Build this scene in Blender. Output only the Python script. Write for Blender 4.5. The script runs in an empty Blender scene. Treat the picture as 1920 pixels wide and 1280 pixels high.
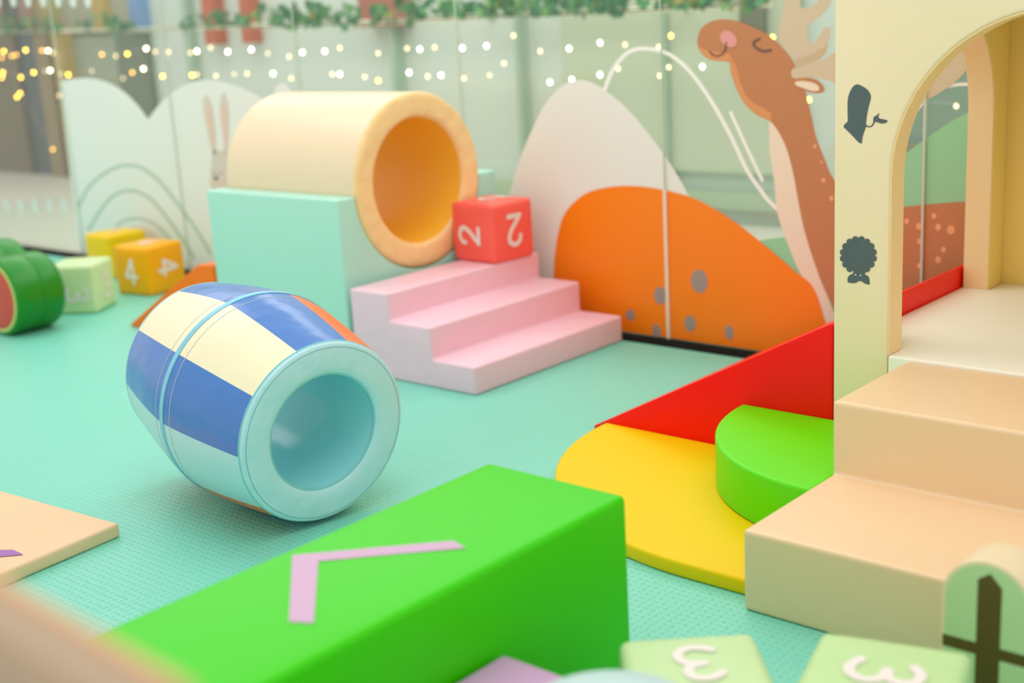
import bpy, bmesh, math, random
from mathutils import Vector, Matrix
random.seed(7)
PI = math.pi
SC = bpy.context.scene
COL = SC.collection

# ------------------------------------------------------------------ camera
FPX, YAW, PITCH, ROLL, CAMZ = 2465.25, -0.7269, 0.25, 0.0578, 1.4
def cam_axes():
    fx, fy = math.sin(YAW), math.cos(YAW)
    fwd = Vector((fx*math.cos(PITCH), fy*math.cos(PITCH), -math.sin(PITCH)))
    right = Vector((fy, -fx, 0.0))
    down = fwd.cross(right)
    r = math.cos(ROLL)*right + math.sin(ROLL)*down
    d = -math.sin(ROLL)*right + math.cos(ROLL)*down
    return r, d, fwd
CR, CD, CF = cam_axes()
CAM = Vector((0, 0, CAMZ))
cd = bpy.data.cameras.new('camera')
cam = bpy.data.objects.new('camera', cd)
COL.objects.link(cam)
M = Matrix.Identity(4)
for i in range(3):
    M[i][0], M[i][1], M[i][2], M[i][3] = CR[i], -CD[i], -CF[i], CAM[i]
cam.matrix_world = M
cd.sensor_width = 36.0
cd.lens = FPX/1920*36.0
cd.clip_start = 0.02
cd.dof.use_dof = True
cd.dof.focus_distance = 3.55
cd.dof.aperture_fstop = 1.55
SC.camera = cam

# ------------------------------------------------------------------ light
w = bpy.data.worlds.new('world'); SC.world = w; w.use_nodes = True
bgn = w.node_tree.nodes['Background']
bgn.inputs[0].default_value = (1.0, 0.985, 0.945, 1)
bgn.inputs[1].default_value = 0.68
def area(name, loc, sx, sy, power, col=(1, 0.965, 0.91), rot=(0, 0, 0)):
    l = bpy.data.lights.new(name, 'AREA'); l.shape = 'RECTANGLE'; l.size = sx; l.size_y = sy
    l.energy = power; l.color = col
    o = bpy.data.objects.new(name, l); o.location = loc; o.rotation_euler = rot
    COL.objects.link(o)
area('ceiling_light_near', (-1.2, 1.4, 3.9), 1.6, 1.6, 14)
area('ceiling_light_mid', (-3.2, 3.0, 3.9), 1.8, 1.8, 17)
area('ceiling_light_far', (-6.4, 3.0, 3.9), 1.8, 1.8, 24)
area('corridor_light', (-6.0, 5.9, 3.6), 9.0, 1.2, 74, (1, 0.97, 0.9))
vs = SC.view_settings
vs.view_transform = 'Standard'; vs.look = 'None'; vs.gamma = 1.0; vs.use_curve_mapping = False
vs.exposure = 0.50

# ------------------------------------------------------------------ pixel -> place helpers
def ray(u, v):
    return CR*((u-960)/FPX) + CD*((v-640)/FPX) + CF
def ony(u, v, y):
    d = ray(u, v); return CAM + d*(y/d.y)
def onz(u, v, z):
    d = ray(u, v); return CAM + d*((z-CAMZ)/d.z)

# ------------------------------------------------------------------ materials
def lin(c):
    return tuple((x/255/12.92 if x/255 <= 0.04045 else ((x/255+0.055)/1.055)**2.4) for x in c)
MATS = {}
def mat(name, rgb, rough=0.45, bump=0.0, bscale=18.0, spec=0.5, emit=None, coat=0.0, detail=2.0):
    if name in MATS: return MATS[name]
    m = bpy.data.materials.new(name); m.use_nodes = True
    nt = m.node_tree; p = nt.nodes['Principled BSDF']
    p.inputs['Base Color'].default_value = (*lin(rgb), 1)
    p.inputs['Roughness'].default_value = rough
    p.inputs['Specular IOR Level'].default_value = spec
    p.inputs['Coat Weight'].default_value = coat
    if emit:
        p.inputs['Emission Color'].default_value = (*lin(rgb), 1)
        p.inputs['Emission Strength'].default_value = emit
        m.cycles.emission_sampling = 'NONE'
    if bump:
        tc = nt.nodes.new('ShaderNodeTexCoord')
        n = nt.nodes.new('ShaderNodeTexNoise'); n.inputs['Scale'].default_value = bscale
        n.inputs['Detail'].default_value = detail
        b = nt.nodes.new('ShaderNodeBump'); b.inputs['Strength'].default_value = bump
        b.inputs['Distance'].default_value = 0.02
        nt.links.new(tc.outputs['Object'], n.inputs['Vector'])
        nt.links.new(n.outputs['Fac'], b.inputs['Height'])
        nt.links.new(b.outputs['Normal'], p.inputs['Normal'])
    MATS[name] = m
    return m
def vinyl(name, rgb, rough=0.40, bump=0.10, bscale=7.0, spec=0.5):
    return mat('vinyl_'+name, rgb, rough, bump, bscale, spec)

def floor_mat():
    m = bpy.data.materials.new('mint_foam_mat'); m.use_nodes = True
    nt = m.node_tree; N = nt.nodes; L = nt.links; p = N['Principled BSDF']
    p.inputs['Roughness'].default_value = 0.40; p.inputs['Specular IOR Level'].default_value = 0.5
    tc = N.new('ShaderNodeTexCoord'); sep = N.new('ShaderNodeSeparateXYZ')
    L.new(tc.outputs['Object'], sep.inputs[0])
    def mth(op, a, b=None, c=None):
        n = N.new('ShaderNodeMath'); n.operation = op
        for i, x in enumerate((a, b, c)):
            if x is None: continue
            if isinstance(x, (int, float)): n.inputs[i].default_value = x
            else: L.new(x, n.inputs[i])
        return n.outputs[0]
    X, Y = sep.outputs[0], sep.outputs[1]
    S = 1/0.021
    xs, ys = mth('MULTIPLY', X, S), mth('MULTIPLY', Y, S)
    par = mth('MODULO', mth('ABSOLUTE', mth('ADD', mth('FLOOR', xs), mth('FLOOR', ys))), 2.0)
    fx = mth('SUBTRACT', mth('FRACT', xs), 0.5); fy = mth('SUBTRACT', mth('FRACT', ys), 0.5)
    a1 = mth('SQRT', mth('ADD', mth('POWER', mth('MULTIPLY', fx, 2.1), 2.0), mth('POWER', mth('MULTIPLY', fy, 5.0), 2.0)))
    a2 = mth('SQRT', mth('ADD', mth('POWER', mth('MULTIPLY', fx, 5.0), 2.0), mth('POWER', mth('MULTIPLY', fy, 2.1), 2.0)))
    mix = mth('ADD', mth('MULTIPLY', a1, par), mth('MULTIPLY', a2, mth('SUBTRACT', 1.0, par)))
    grain = mth('SUBTRACT', 1.0, mth('MINIMUM', mix, 1.0))
    # puzzle seams of the foam tiles
    def seam(A, B, off):
        wob = mth('MULTIPLY', mth('MULTIPLY', mth('SIGN', mth('SINE', mth('MULTIPLY', B, 2*PI/0.085))), mth('POWER', mth('ABSOLUTE', mth('SINE', mth('MULTIPLY', B, 2*PI/0.085))), 0.4)), 0.011)
        t = mth('FRACT', mth('DIVIDE', mth('ADD', mth('ADD', A, wob), off), 0.60))
        d = mth('ABSOLUTE', mth('SUBTRACT', t, 0.5))
        return mth('LESS_THAN', d, 0.0022)
    sm = mth('MAXIMUM', seam(X, Y, 0.10), seam(Y, X, -1.92+0.0))
    h = mth('SUBTRACT', mth('MULTIPLY', grain, 1.0), mth('MULTIPLY', sm, 0.6))
    b = N.new('ShaderNodeBump'); b.inputs['Strength'].default_value = 0.6; b.inputs['Distance'].default_value = 0.004
    L.new(h, b.inputs['Height']); L.new(b.outputs['Normal'], p.inputs['Normal'])
    nz = N.new('ShaderNodeTexNoise'); nz.inputs['Scale'].default_value = 1.3
    L.new(tc.outputs['Object'], nz.inputs['Vector'])
    c1 = N.new('ShaderNodeMixRGB'); c1.inputs[1].default_value = (*lin((116, 210, 186)), 1); c1.inputs[2].default_value = (*lin((136, 218, 200)), 1)
    L.new(nz.outputs['Fac'], c1.inputs[0])
    c2 = N.new('ShaderNodeMixRGB'); c2.inputs[2].default_value = (*lin((56, 160, 132)), 1)
    L.new(c1.outputs[0], c2.inputs[1]); L.new(mth('MULTIPLY', sm, 0.16), c2.inputs[0])
    L.new(c2.outputs[0], p.inputs['Base Color'])
    return m

def glass_mat():
    m = bpy.data.materials.new('pale_green_glass'); m.use_nodes = True
    nt = m.node_tree; N = nt.nodes; L = nt.links
    N.remove(N['Principled BSDF'])
    t = N.new('ShaderNodeBsdfTransparent'); t.inputs[0].default_value = (0.95, 0.975, 0.955, 1)
    g = N.new('ShaderNodeBsdfGlossy'); g.inputs['Roughness'].default_value = 0.02; g.inputs[0].default_value = (0.95, 1, 0.97, 1)
    f = N.new('ShaderNodeLayerWeight'); f.inputs[0].default_value = 0.5
    pw = N.new('ShaderNodeMath'); pw.operation = 'POWER'; pw.inputs[1].default_value = 5.0
    ma = N.new('ShaderNodeMath'); ma.operation = 'MULTIPLY_ADD'; ma.inputs[1].default_value = 0.9; ma.inputs[2].default_value = 0.035
    L.new(f.outputs['Facing'], pw.inputs[0]); L.new(pw.outputs[0], ma.inputs[0])
    x = N.new('ShaderNodeMixShader')
    L.new(ma.outputs[0], x.inputs[0]); L.new(t.outputs[0], x.inputs[1]); L.new(g.outputs[0], x.inputs[2])
    L.new(x.outputs[0], N['Material Output'].inputs[0])
    return m

def stripe_mat(name, a, b, axis, freq, rough=0.6, bump=0.3):
    m = bpy.data.materials.new(name); m.use_nodes = True
    nt = m.node_tree; N = nt.nodes; L = nt.links; p = N['Principled BSDF']; p.inputs['Roughness'].default_value = rough
    tc = N.new('ShaderNodeTexCoord'); wv = N.new('ShaderNodeTexWave')
    wv.bands_direction = axis; wv.inputs['Scale'].default_value = freq; wv.inputs['Distortion'].default_value = 0.4
    mx = N.new('ShaderNodeMixRGB'); mx.inputs[1].default_value = (*lin(a), 1); mx.inputs[2].default_value = (*lin(b), 1)
    L.new(tc.outputs['Object'], wv.inputs['Vector']); L.new(wv.outputs['Fac'], mx.inputs[0]); L.new(mx.outputs[0], p.inputs['Base Color'])
    if bump:
        bp = N.new('ShaderNodeBump'); bp.inputs['Strength'].default_value = bump; bp.inputs['Distance'].default_value = 0.01
        L.new(wv.outputs['Fac'], bp.inputs['Height']); L.new(bp.outputs['Normal'], p.inputs['Normal'])
    return m

# ------------------------------------------------------------------ mesh helpers
def link(o, parent=None):
    COL.objects.link(o)
    if parent: o.parent = parent
    return o
def obj(name, bm, mats, parent=None, smooth=True, loc=None, rotz=0.0, angle=40, world=True):
    """one mesh object; a child built in place is shifted into its parent's frame"""
    bmesh.ops.recalc_face_normals(bm, faces=bm.faces[:])
    if parent is not None and world:
        bm.transform(Matrix.Rotation(-parent.rotation_euler.z, 4, 'Z') @ Matrix.Translation(-Vector(parent.location)) if parent.parent is None
                     else Matrix.Translation(-Vector(parent.parent.location)))
    me = bpy.data.meshes.new(name); bm.to_mesh(me); bm.free()
    if not isinstance(mats, (list, tuple)): mats = [mats]
    for m in mats: me.materials.append(m)
    if smooth:
        me.polygons.foreach_set('use_smooth', [True]*len(me.polygons))
        me.set_sharp_from_angle(angle=math.radians(angle))
    o = bpy.data.objects.new(name, me)
    if loc is not None: o.location = loc
    o.rotation_euler.z = rotz
    return link(o, parent)
def tag(o, label, cat, group=None, kind=None):
    if label: o['label'] = label
    if cat: o['category'] = cat
    if group: o['group'] = group
    if kind: o['kind'] = kind
    return o
def thing(name, label, cat, loc=(0, 0, 0), rotz=0.0, group=None):
    o = bpy.data.objects.new(name, None); o.location = loc; o.rotation_euler.z = rotz
    o.empty_display_size = 0.1
    COL.objects.link(o)
    return tag(o, label, cat, group)
def structure(name, bm, m, **k):
    o = obj(name, bm, m, **k); o['kind'] = 'structure'; return o

def bm_box(x0, x1, y0, y1, z0, z1, bm=None):
    bm = bm or bmesh.new()
    r = bmesh.ops.create_cube(bm, size=1)
    bmesh.ops.transform(bm, verts=r['verts'], matrix=Matrix.Translation(((x0+x1)/2, (y0+y1)/2, (z0+z1)/2)) @ Matrix.Diagonal((x1-x0, y1-y0, z1-z0, 1)))
    return bm
def soft_box(sx, sy, sz, r=0.02, puff=0.006, base=True):
    """rounded stuffed box; origin at the base centre"""
    bm = bmesh.new()
    h = Vector((sx/2, sy/2, sz/2))
    def params(n):
        e = r/n
        return [-1, -1+e*0.3, -1+e*0.7, -1+e*1.05] + [-1+e*1.05+(2-2.1*e)*i/8 for i in range(1, 8)] + [1-e*1.05, 1-e*0.7, 1-e*0.3, 1]
    for ax in range(3):
        a, b = (ax+1) % 3, (ax+2) % 3
        for s in (-1, 1):
            rows = []
            for i in params(h[a]):
                row = []
                for j in params(h[b]):
                    q = [0, 0, 0]; q[ax] = s*h[ax]; q[a] = i*h[a]; q[b] = j*h[b]
                    q = Vector(q)
                    c = Vector(tuple(max(-h[k]+r, min(h[k]-r, q[k])) for k in range(3)))
                    d = q-c
                    q = c + d.normalized()*r
                    bul = (1-min(1, abs(i))**2)*(1-min(1, abs(j))**2)
                    q[ax] += 0 if (ax == 2 and s < 0 and base) else s*puff*bul
                    row.append(bm.verts.new(q))
                rows.append(row)
            for i in range(len(rows)-1):
                for j in range(len(rows[0])-1):
                    bm.faces.new((rows[i][j], rows[i+1][j], rows[i+1][j+1], rows[i][j+1]))
    bmesh.ops.remove_doubles(bm, verts=bm.verts[:], dist=1e-5)
    if base: bmesh.ops.translate(bm, verts=bm.verts[:], vec=(0, 0, h.z))
    return bm
def bevel(bm, r, seg=3, ang=30):
    es = [e for e in bm.edges if len(e.link_faces) == 2 and e.calc_face_angle(0) > math.radians(ang)]
    bmesh.ops.bevel(bm, geom=es, offset=r, segments=seg, profile=0.6, affect='EDGES', clamp_overlap=True)
    return bm
def prism(pts, axis, a0, a1, r=0.0, seg=3, ang=30):
    """outline (2-D points) pushed along an axis. axis 'X': pts=(y,z); 'Y': (x,z); 'Z': (x,y)"""
    bm = bmesh.new()
    def P(p, a):
        return {'X': (a, p[0], p[1]), 'Y': (p[0], a, p[1]), 'Z': (p[0], p[1], a)}[axis]
    v0 = [bm.verts.new(P(p, a0)) for p in pts]; v1 = [bm.verts.new(P(p, a1)) for p in pts]
    n = len(pts)
    bm.faces.new(v0); bm.faces.new(v1[::-1])
    for i in range(n):
        bm.faces.new((v0[i], v1[i], v1[(i+1) % n], v0[(i+1) % n]))
    bmesh.ops.recalc_face_normals(bm, faces=bm.faces[:])
    if r: bevel(bm, r, seg, ang)
    return bm
def lathe(profile, n=72, axis=Vector((0, 0, 1)), origin=Vector((0, 0, 0)), matfn=None, closed=False):
    """profile = [(s along axis, radius)]"""
    bm = bmesh.new()
    a = Vector(axis).normalized()
    h = a.cross(Vector((0, 0, 1)))
    h = Vector((1, 0, 0)) if h.length < 1e-6 else h.normalized()
    v = h.cross(a)
    rings = []
    for s, r in profile:
        if r < 1e-6: rings.append([bm.verts.new(origin+a*s)]*n)
        else: rings.append([bm.verts.new(origin + a*s + (h*math.cos(2*PI*k/n)+v*math.sin(2*PI*k/n))*r) for k in range(n)])
    m = len(rings)
    for i in range(m if closed else m-1):
        A, B = rings[i], rings[(i+1) % m]
        for k in range(n):
            k2 = (k+1) % n
            vs_ = []
            for q in (A[k], A[k2], B[k2], B[k]):
                if q not in vs_: vs_.append(q)
            if len(vs_) > 2:
                f = bm.faces.new(vs_)
                if matfn: f.material_index = matfn((k+0.5)/n*360, i)
    return bm
def tube(pts, r, n=8, bm=None):
    bm = bm or bmesh.new()
    pts = [Vector(p) for p in pts]; prev = None
    for i, p in enumerate(pts):
        d = (pts[min(i+1, len(pts)-1)]-pts[max(i-1, 0)]).normalized()
        h = d.cross(Vector((0, 0, 1)))
        h = Vector((1, 0, 0)) if h.length < 1e-5 else h.normalized()
        v = h.cross(d)
        ring = [bm.verts.new(p+(h*math.cos(2*PI*k/n)+v*math.sin(2*PI*k/n))*r) for k in range(n)]
        if prev:
            for k in range(n): bm.faces.new((prev[k], prev[(k+1) % n], ring[(k+1) % n], ring[k]))
        else: bm.faces.new(ring)
        prev = ring
    bm.faces.new(prev[::-1])
    return bm
def spline(pts, closed=False, n=6):
    pts = [Vector((p[0], p[1])) for p in pts]; out = []; m = len(pts)
    for i in range(m if closed else m-1):
        if closed: p0, p1, p2, p3 = pts[i-1], pts[i], pts[(i+1) % m], pts[(i+2) % m]
        else: p0, p1, p2, p3 = pts[max(i-1, 0)], pts[i], pts[i+1], pts[min(i+2, m-1)]
        for k in range(n):
            t = k/n
            out.append(0.5*((2*p1)+(p2-p0)*t+(2*p0-5*p1+4*p2-p3)*t*t+(3*p1-p0-3*p2+p3)*t**3))
    if not closed: out.append(pts[-1])
    return out
def ribbon(pts, wd, caps=True):
    """outline of a stroke with round ends"""
    pts = [Vector((p[0], p[1])) for p in pts]
    L_, R_ = [], []
    for i, p in enumerate(pts):
        d = (pts[min(i+1, len(pts)-1)]-pts[max(i-1, 0)]).normalized()
        nn = Vector((-d.y, d.x))*wd/2
        L_.append(p+nn); R_.append(p-nn)
    def cap(c, frm, sgn):
        a0 = math.atan2((frm-c).y, (frm-c).x)
        return [c+Vector((math.cos(a0-sgn*PI*k/6), math.sin(a0-sgn*PI*k/6)))*wd/2 for k in range(1, 6)]
    if not caps: return L_ + R_[::-1]
    return L_ + cap(pts[-1], L_[-1], 1) + R_[::-1] + cap(pts[0], R_[0], 1)
def disc(cx, cy, rx, ry=None, rot=0.0, n=28):
    ry = ry or rx
    return [(cx+rx*math.cos(2*PI*k/n)*math.cos(rot)-ry*math.sin(2*PI*k/n)*math.sin(rot), cy+rx*math.cos(2*PI*k/n)*math.sin(rot)+ry*math.sin(2*PI*k/n)*math.cos(rot)) for k in range(n)]

# digits as strokes in a unit box (x right, y up), height 1
DIGITS = {
    '2': [spline([(-.27, .22), (-.22, .40), (0, .5), (.24, .40), (.27, .20), (.12, -.06), (-.12, -.30), (-.27, -.48)], n=5), [(-.27, -.48), (.29, -.48)]],
    '3': [spline([(-.25, .38), (-.05, .5), (.18, .45), (.25, .27), (.16, .08), (-.06, .03)], n=5), spline([(-.06, .03), (.2, -.03), (.30, -.24), (.2, -.44), (-.03, -.5), (-.28, -.38)], n=5)],
    '4': [[(.08, .5), (-.30, -.22)], [(-.30, -.22), (.32, -.22)], [(.08, .5), (.12, .1), (.12, -.5)]],
    '1': [[(-.16, .32), (.04, .5)], [(.04, .5), (.04, -.5)]],
}
def flat_polys(polys, M4, bm=None):
    bm = bm or bmesh.new()
    for k, poly in enumerate(polys):
        bm.faces.new([bm.verts.new(M4 @ Vector((p[0], p[1], 0.00006*k))) for p in poly])
    return bm
def digit(parent, ch, face, size, turn, half, z0, m, wd=0.17, off=0.0075, shift=(0, 0)):
    """a printed digit on one face of a cube: face '-Y' '+X' '+Z' ..."""
    polys = [ribbon(s, wd) for s in DIGITS[ch]]
    R = Matrix.Rotation(turn, 4, 'Z') @ Matrix.Diagonal((size, size, 1, 1))
    h = half+off
    base = {'-Y': Matrix.Translation((0, -h, z0)) @ Matrix.Rotation(PI/2, 4, 'X'),
            '+X': Matrix.Translation((h, 0, z0)) @ Matrix.Rotation(PI/2, 4, 'Z') @ Matrix.Rotation(PI/2, 4, 'X'),
            '+Z': Matrix.Translation((0, 0, z0+h))}[face]
    bm = flat_polys(polys, base @ Matrix.Translation((*shift, 0)) @ R)
    return obj('printed_digit', bm, m, parent, smooth=False, world=False)

# ------------------------------------------------------------------ the setting
YG = 4.44                     # inner face of the glass wall
structure('floor', bm_box(-10.5, 1.2, -0.4, YG-0.10, -0.03, 0.0), floor_mat())
structure('baseboard_back', bm_box(-10.5, 1.2, YG-0.10, YG+0.02, -0.03, 0.004), mat('black_channel', (20, 26, 26), 0.9, spec=0.1))
cf = mat('corridor_tile', (214, 210, 198), 0.38, 0.0)
structure('floor_corridor', bm_box(-22, 3.0, YG+0.02, 7.6, -0.03, 0.0), cf)
glass = glass_mat()
joints = [-9.75, -8.65, -7.553, -6.42, -5.29, -4.165, -3.058, -1.957, -0.85, 0.25, 1.2]
for k in range(len(joints)-1):
    o = structure('window_%d' % (k+1), bm_box(joints[k]+0.002, joints[k+1]-0.002, YG, YG+0.012, 0.005, 2.6), glass, smooth=False)
seam_m = mat('joint_sealant', (194, 206, 184), 0.5); seam_p = mat('joint_sealant_pale', (206, 216, 200), 0.5)
for k, x in enumerate(joints[1:-1]):
    hw = 0.0042 if x > -2.5 else 0.0020
    structure('trim_%d' % (k+1), bm_box(x-hw, x+hw, YG-0.0145, YG-0.0085, 0.005, 2.6), seam_p if x > -2.5 else seam_m, smooth=False)

# safety marks on the left panes
p = ony(60, 386, YG)
sm_t = thing('safety_marks', 'rows of pale frosted safety dots on the far left glass', 'wall decal', (p.x, YG-0.002, 0))
fm_ = mat('frosted_mark', (226, 232, 224), 0.6)
for u0, du, v, rx, rz in ((-70, 27, 386, 0.030, 0.05), (-60, 28, 0, 0.036, 0.045)):
    for k in range(9):
        p = ony(u0+du*k, v, YG-0.003); bm = bmesh.new()
        bm.faces.new([bm.verts.new((q[0], YG-0.002, q[1])) for q in disc(p.x, p.z, rx, rz)])
        obj('mark', bm, fm_, sm_t, smooth=False)

# facade across the corridor
FY = 7.0
def fx(u, v=200): return ony(u, v, FY).x
wallm = stripe_mat('shutter_pale_green', (208, 216, 209), (201, 211, 203), 'Z', 9.0, 0.55, 0.15)
structure('wall_back', bm_box(-22, 3.0, FY+0.05, FY+0.2, 0, 3.2), wallm, smooth=False)
def panel(name, u0, u1, z0, z1, m, dep=0.04, label=None, cat=None, group=None, v=200):
    o = obj(name, bm_box(fx(u0, v), fx(u1, v), FY-dep, FY+0.05, z0, z1), m, smooth=False)
    if label: tag(o, label, cat, group)
    else: o['kind'] = 'structure'
    return o
RZ = 1.33
panel('trim_20', -340, 52, 0.0, 1.40, stripe_mat('brown_slats', (122, 104, 66), (92, 80, 52), 'X', 5.0), 0.06)
panel('trim_21', 52, 98, 0.0, 1.40, mat('slate_dark', (62, 72, 70), 0.4), 0.02)
panel('trim_22', 98, 122, 0.0, 1.40, mat('tan_post', (140, 118, 76), 0.5), 0.10)
panel('trim_23', 122, 150, 0.0, 1.40, mat('teal_grey', (128, 150, 140), 0.4), 0.03)
panel('trim_24', 150, 236, 0.0, 1.36, mat('grey_green', (150, 158, 138), 0.5), 0.02)
panel('trim_25', 236, 290, 0.0, 1.36, mat('dark_grey_green', (104, 116, 96), 0.5), 0.03)
panel('storefront_column', 138, 156, 0.0, 1.40, mat('ochre_post', (178, 152, 74), 0.5), 0.14, 'slim ochre column behind the rail near the white hill', 'column')
panel('trim_26', -340, 12, 1.40, 2.6, mat('brown_light', (166, 128, 92), 0.6), 0.06, v=25)
panel('trim_27', 12, 48, 1.40, 2.6, mat('dark_brown', (84, 74, 66), 0.6), 0.03, v=25)
panel('trim_28', 48, 72, 1.40, 2.6, mat('rose_brown', (160, 124, 100), 0.6), 0.07, v=25)
panel('trim_29', 72, 118, 1.36, 2.6, mat('olive', (166, 152, 92), 0.6), 0.04, v=25)
panel('trim_30', 118, 254, 1.34, 2.6, mat('taupe', (164, 162, 136), 0.6), 0.02, v=25)
panel('hanging_banner', 186, 210, 1.40, 2.2, mat('ochre_banner', (186, 156, 78), 0.6), 0.07, 'ochre yellow banner hanging above the garland on the left', 'banner', v=25)
panel('hanging_banner', 254, 272, 1.36, 2.2, mat('blue_banner', (112, 150, 196), 0.6), 0.07, 'blue banner hanging above the rail at far left', 'banner', v=25)
panel('hanging_banner', 391, 413, 1.22, 2.2, mat('rust_banner', (188, 92, 58), 0.6), 0.07, 'left one of the two narrow rust red banners above the rail', 'banner', v=25)
panel('hanging_banner', 462, 479, 1.22, 2.2, mat('rust_banner', (188, 92, 58), 0.6), 0.07, 'right one of the two narrow rust red banners above the rail', 'banner', v=25)
panel('shop_sign', 690, 768, 1.30, 1.60, mat('brick_sign', (170, 104, 84), 0.6), 0.09, 'brick red shop sign behind the garland above the tunnel', 'sign', v=40)
panel('trim_31', 1060, 1500, 0.32, 2.6, mat('wall_warm_green', (190, 200, 176), 0.55), 0.01)
panel('trim_32', 1600, 2300, 0.0, 2.6, mat('wall_dim_green', (124, 146, 128), 0.5), 0.02)
panel('trim_33', 1395, 1440, 0.9, 2.6, mat('grey_post', (112, 116, 98), 0.5), 0.05, v=60)
for k, u in enumerate((372, 752, 983, 1255)):
    panel('trim_%d' % (40+k), u-4, u+4, 0.25, 2.6, mat('joint_green', (164, 188, 168), 0.4), 0.05)
panel('baseboard_corridor', 300, 2300, 0.10, 0.20, mat('base_green', (176, 190, 164), 0.5), 0.03)

# handrail, garland and lights in front of the facade
railpts = [(-160, 62), (0, 58), (120, 59), (250, 57), (400, 50), (540, 46), (700, 42), (860, 34), (1000, 26), (1240, 17), (1446, 8)]
rp = [ony(u, v, 6.72) for u, v in railpts]
rail = thing('handrail', 'cream handrail with ivy garland beyond the glass', 'handrail', (rp[5].x, 6.72, 0))
obj('rail', tube(rp, 0.016), mat('cream_rail', (250, 242, 216), 0.4), rail)
for p in (rp[1], rp[4], rp[7], rp[9]):
    obj('bracket', bm_box(p.x-0.012, p.x+0.012, 6.72, FY+0.04, p.z-0.02, p.z), mat('cream_rail', (232, 222, 196)), rail, smooth=False)
gar = thing('ivy_garland', 'green ivy garland wound along the cream handrail', 'garland', (rp[5].x, 6.69, 0))
leafcols = [mat('leaf_dark', (36, 110, 66), 0.5), mat('leaf_mid', (64, 140, 80), 0.5), mat('leaf_light', (96, 150, 70), 0.5), mat('leaf_olive', (150, 140, 40), 0.5)]
bm = bmesh.new()
def leaf(bm, c, s, mi):
    d = Vector((random.uniform(-1, 1), random.uniform(-.5, .5), random.uniform(-1, 1))).normalized()
    n = Vector((random.uniform(-.6, .6), -1, random.uniform(-.6, .6))).normalized()
    e = d.cross(n).normalized(); d = n.cross(e)
    out = [(-.5, 0), (-.25, .32), (-.1, .2), (.05, .42), (.2, .18), (.6, 0), (.2, -.18), (.05, -.42), (-.1, -.2), (-.25, -.32)]
    vv = [bm.verts.new(c + d*(x*s) + e*(y*s) + n*(0.12*s*abs(y))) for x, y in out]
    f = bm.faces.new(vv); f.material_index = mi
for i in range(len(railpts)-1):
    a, b = rp[i], rp[i+1]; L = (b-a).length
    for k in range(int(L*150)):
        t = random.random(); p = a.lerp(b, t); u = railpts[i][0]+(railpts[i+1][0]-railpts[i][0])*t
        dens = 0.30+0.25*math.sin(u*0.035)+0.22*math.sin(u*0.013+1)
        if u > 520: dens += 0.22
        if u > 760: dens += 0.22
        if random.random() > dens: continue
        q = p + Vector((random.gauss(0, .03), -0.02+random.uniform(-.05, .02), random.gauss(0.058, .036)))
        leaf(bm, q, random.uniform(.055, .105), random.choices((0, 1, 2, 3), (5, 4, 1.5, 1.8 if (u < 150 or u > 1190) else .2))[0])
for k in range(16):
    p = rp[0].lerp(rp[2], random.random())
obj('ivy_leaves', bm, leafcols, gar, smooth=False)
stem = [p+Vector((0, -0.02, 0.014*math.sin(i*2.1))) for i, p in enumerate(rp)]
obj('ivy_stem', tube(stem, 0.005), mat('ivy_stem', (70, 100, 50)), gar)

# fairy lights: bulbs by brightness class; glass reflections put in as dim, faint emissive spheres
BR = {'B': mat('bulb_bright', (255, 238, 200), 0.4, emit=15), 'b': mat('bulb_gold', (255, 200, 70), 0.4, emit=13),
      'm': mat('bulb_amber', (255, 186, 74), 0.4, emit=6.5), 'd': mat('bulb_or_reflection_dim', (244, 208, 158), 0.4, emit=3.6), 'v': mat('bulb_reflection_faint', (236, 210, 170), 0.4, emit=2.2)}
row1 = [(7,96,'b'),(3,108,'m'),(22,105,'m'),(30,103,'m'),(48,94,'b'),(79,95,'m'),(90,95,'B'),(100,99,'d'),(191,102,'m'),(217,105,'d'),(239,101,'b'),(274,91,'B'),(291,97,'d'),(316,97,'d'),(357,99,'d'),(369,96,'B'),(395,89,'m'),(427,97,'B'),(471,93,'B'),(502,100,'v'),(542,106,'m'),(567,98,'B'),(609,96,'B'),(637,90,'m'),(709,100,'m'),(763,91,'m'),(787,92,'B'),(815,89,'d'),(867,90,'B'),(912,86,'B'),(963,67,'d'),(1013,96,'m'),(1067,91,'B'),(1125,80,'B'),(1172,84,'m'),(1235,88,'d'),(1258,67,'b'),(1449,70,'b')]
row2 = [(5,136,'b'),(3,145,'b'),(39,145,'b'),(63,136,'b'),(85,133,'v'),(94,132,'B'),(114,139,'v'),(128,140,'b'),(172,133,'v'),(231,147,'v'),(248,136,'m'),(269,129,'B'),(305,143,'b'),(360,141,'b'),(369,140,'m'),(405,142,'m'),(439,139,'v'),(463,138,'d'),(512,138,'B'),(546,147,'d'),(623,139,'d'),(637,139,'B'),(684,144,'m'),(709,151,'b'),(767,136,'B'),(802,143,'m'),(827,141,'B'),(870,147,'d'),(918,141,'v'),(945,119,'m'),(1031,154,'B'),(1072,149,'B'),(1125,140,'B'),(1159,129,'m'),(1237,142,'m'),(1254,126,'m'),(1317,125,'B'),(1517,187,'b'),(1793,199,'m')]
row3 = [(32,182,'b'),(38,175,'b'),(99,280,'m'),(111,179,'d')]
ico = {}
def bulb_mesh(c):
    if c not in ico:
        bm = bmesh.new(); bmesh.ops.create_icosphere(bm, subdivisions=1, radius=0.0095)
        for vtx in bm.verts: vtx.co.z *= 1.25
        me = bpy.data.meshes.new('bulb_or_reflection'); bm.to_mesh(me); bm.free(); me.materials.append(BR[c]); ico[c] = me
    return ico[c]
wire_m = mat('clear_wire', (190, 196, 180), 0.4)
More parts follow.
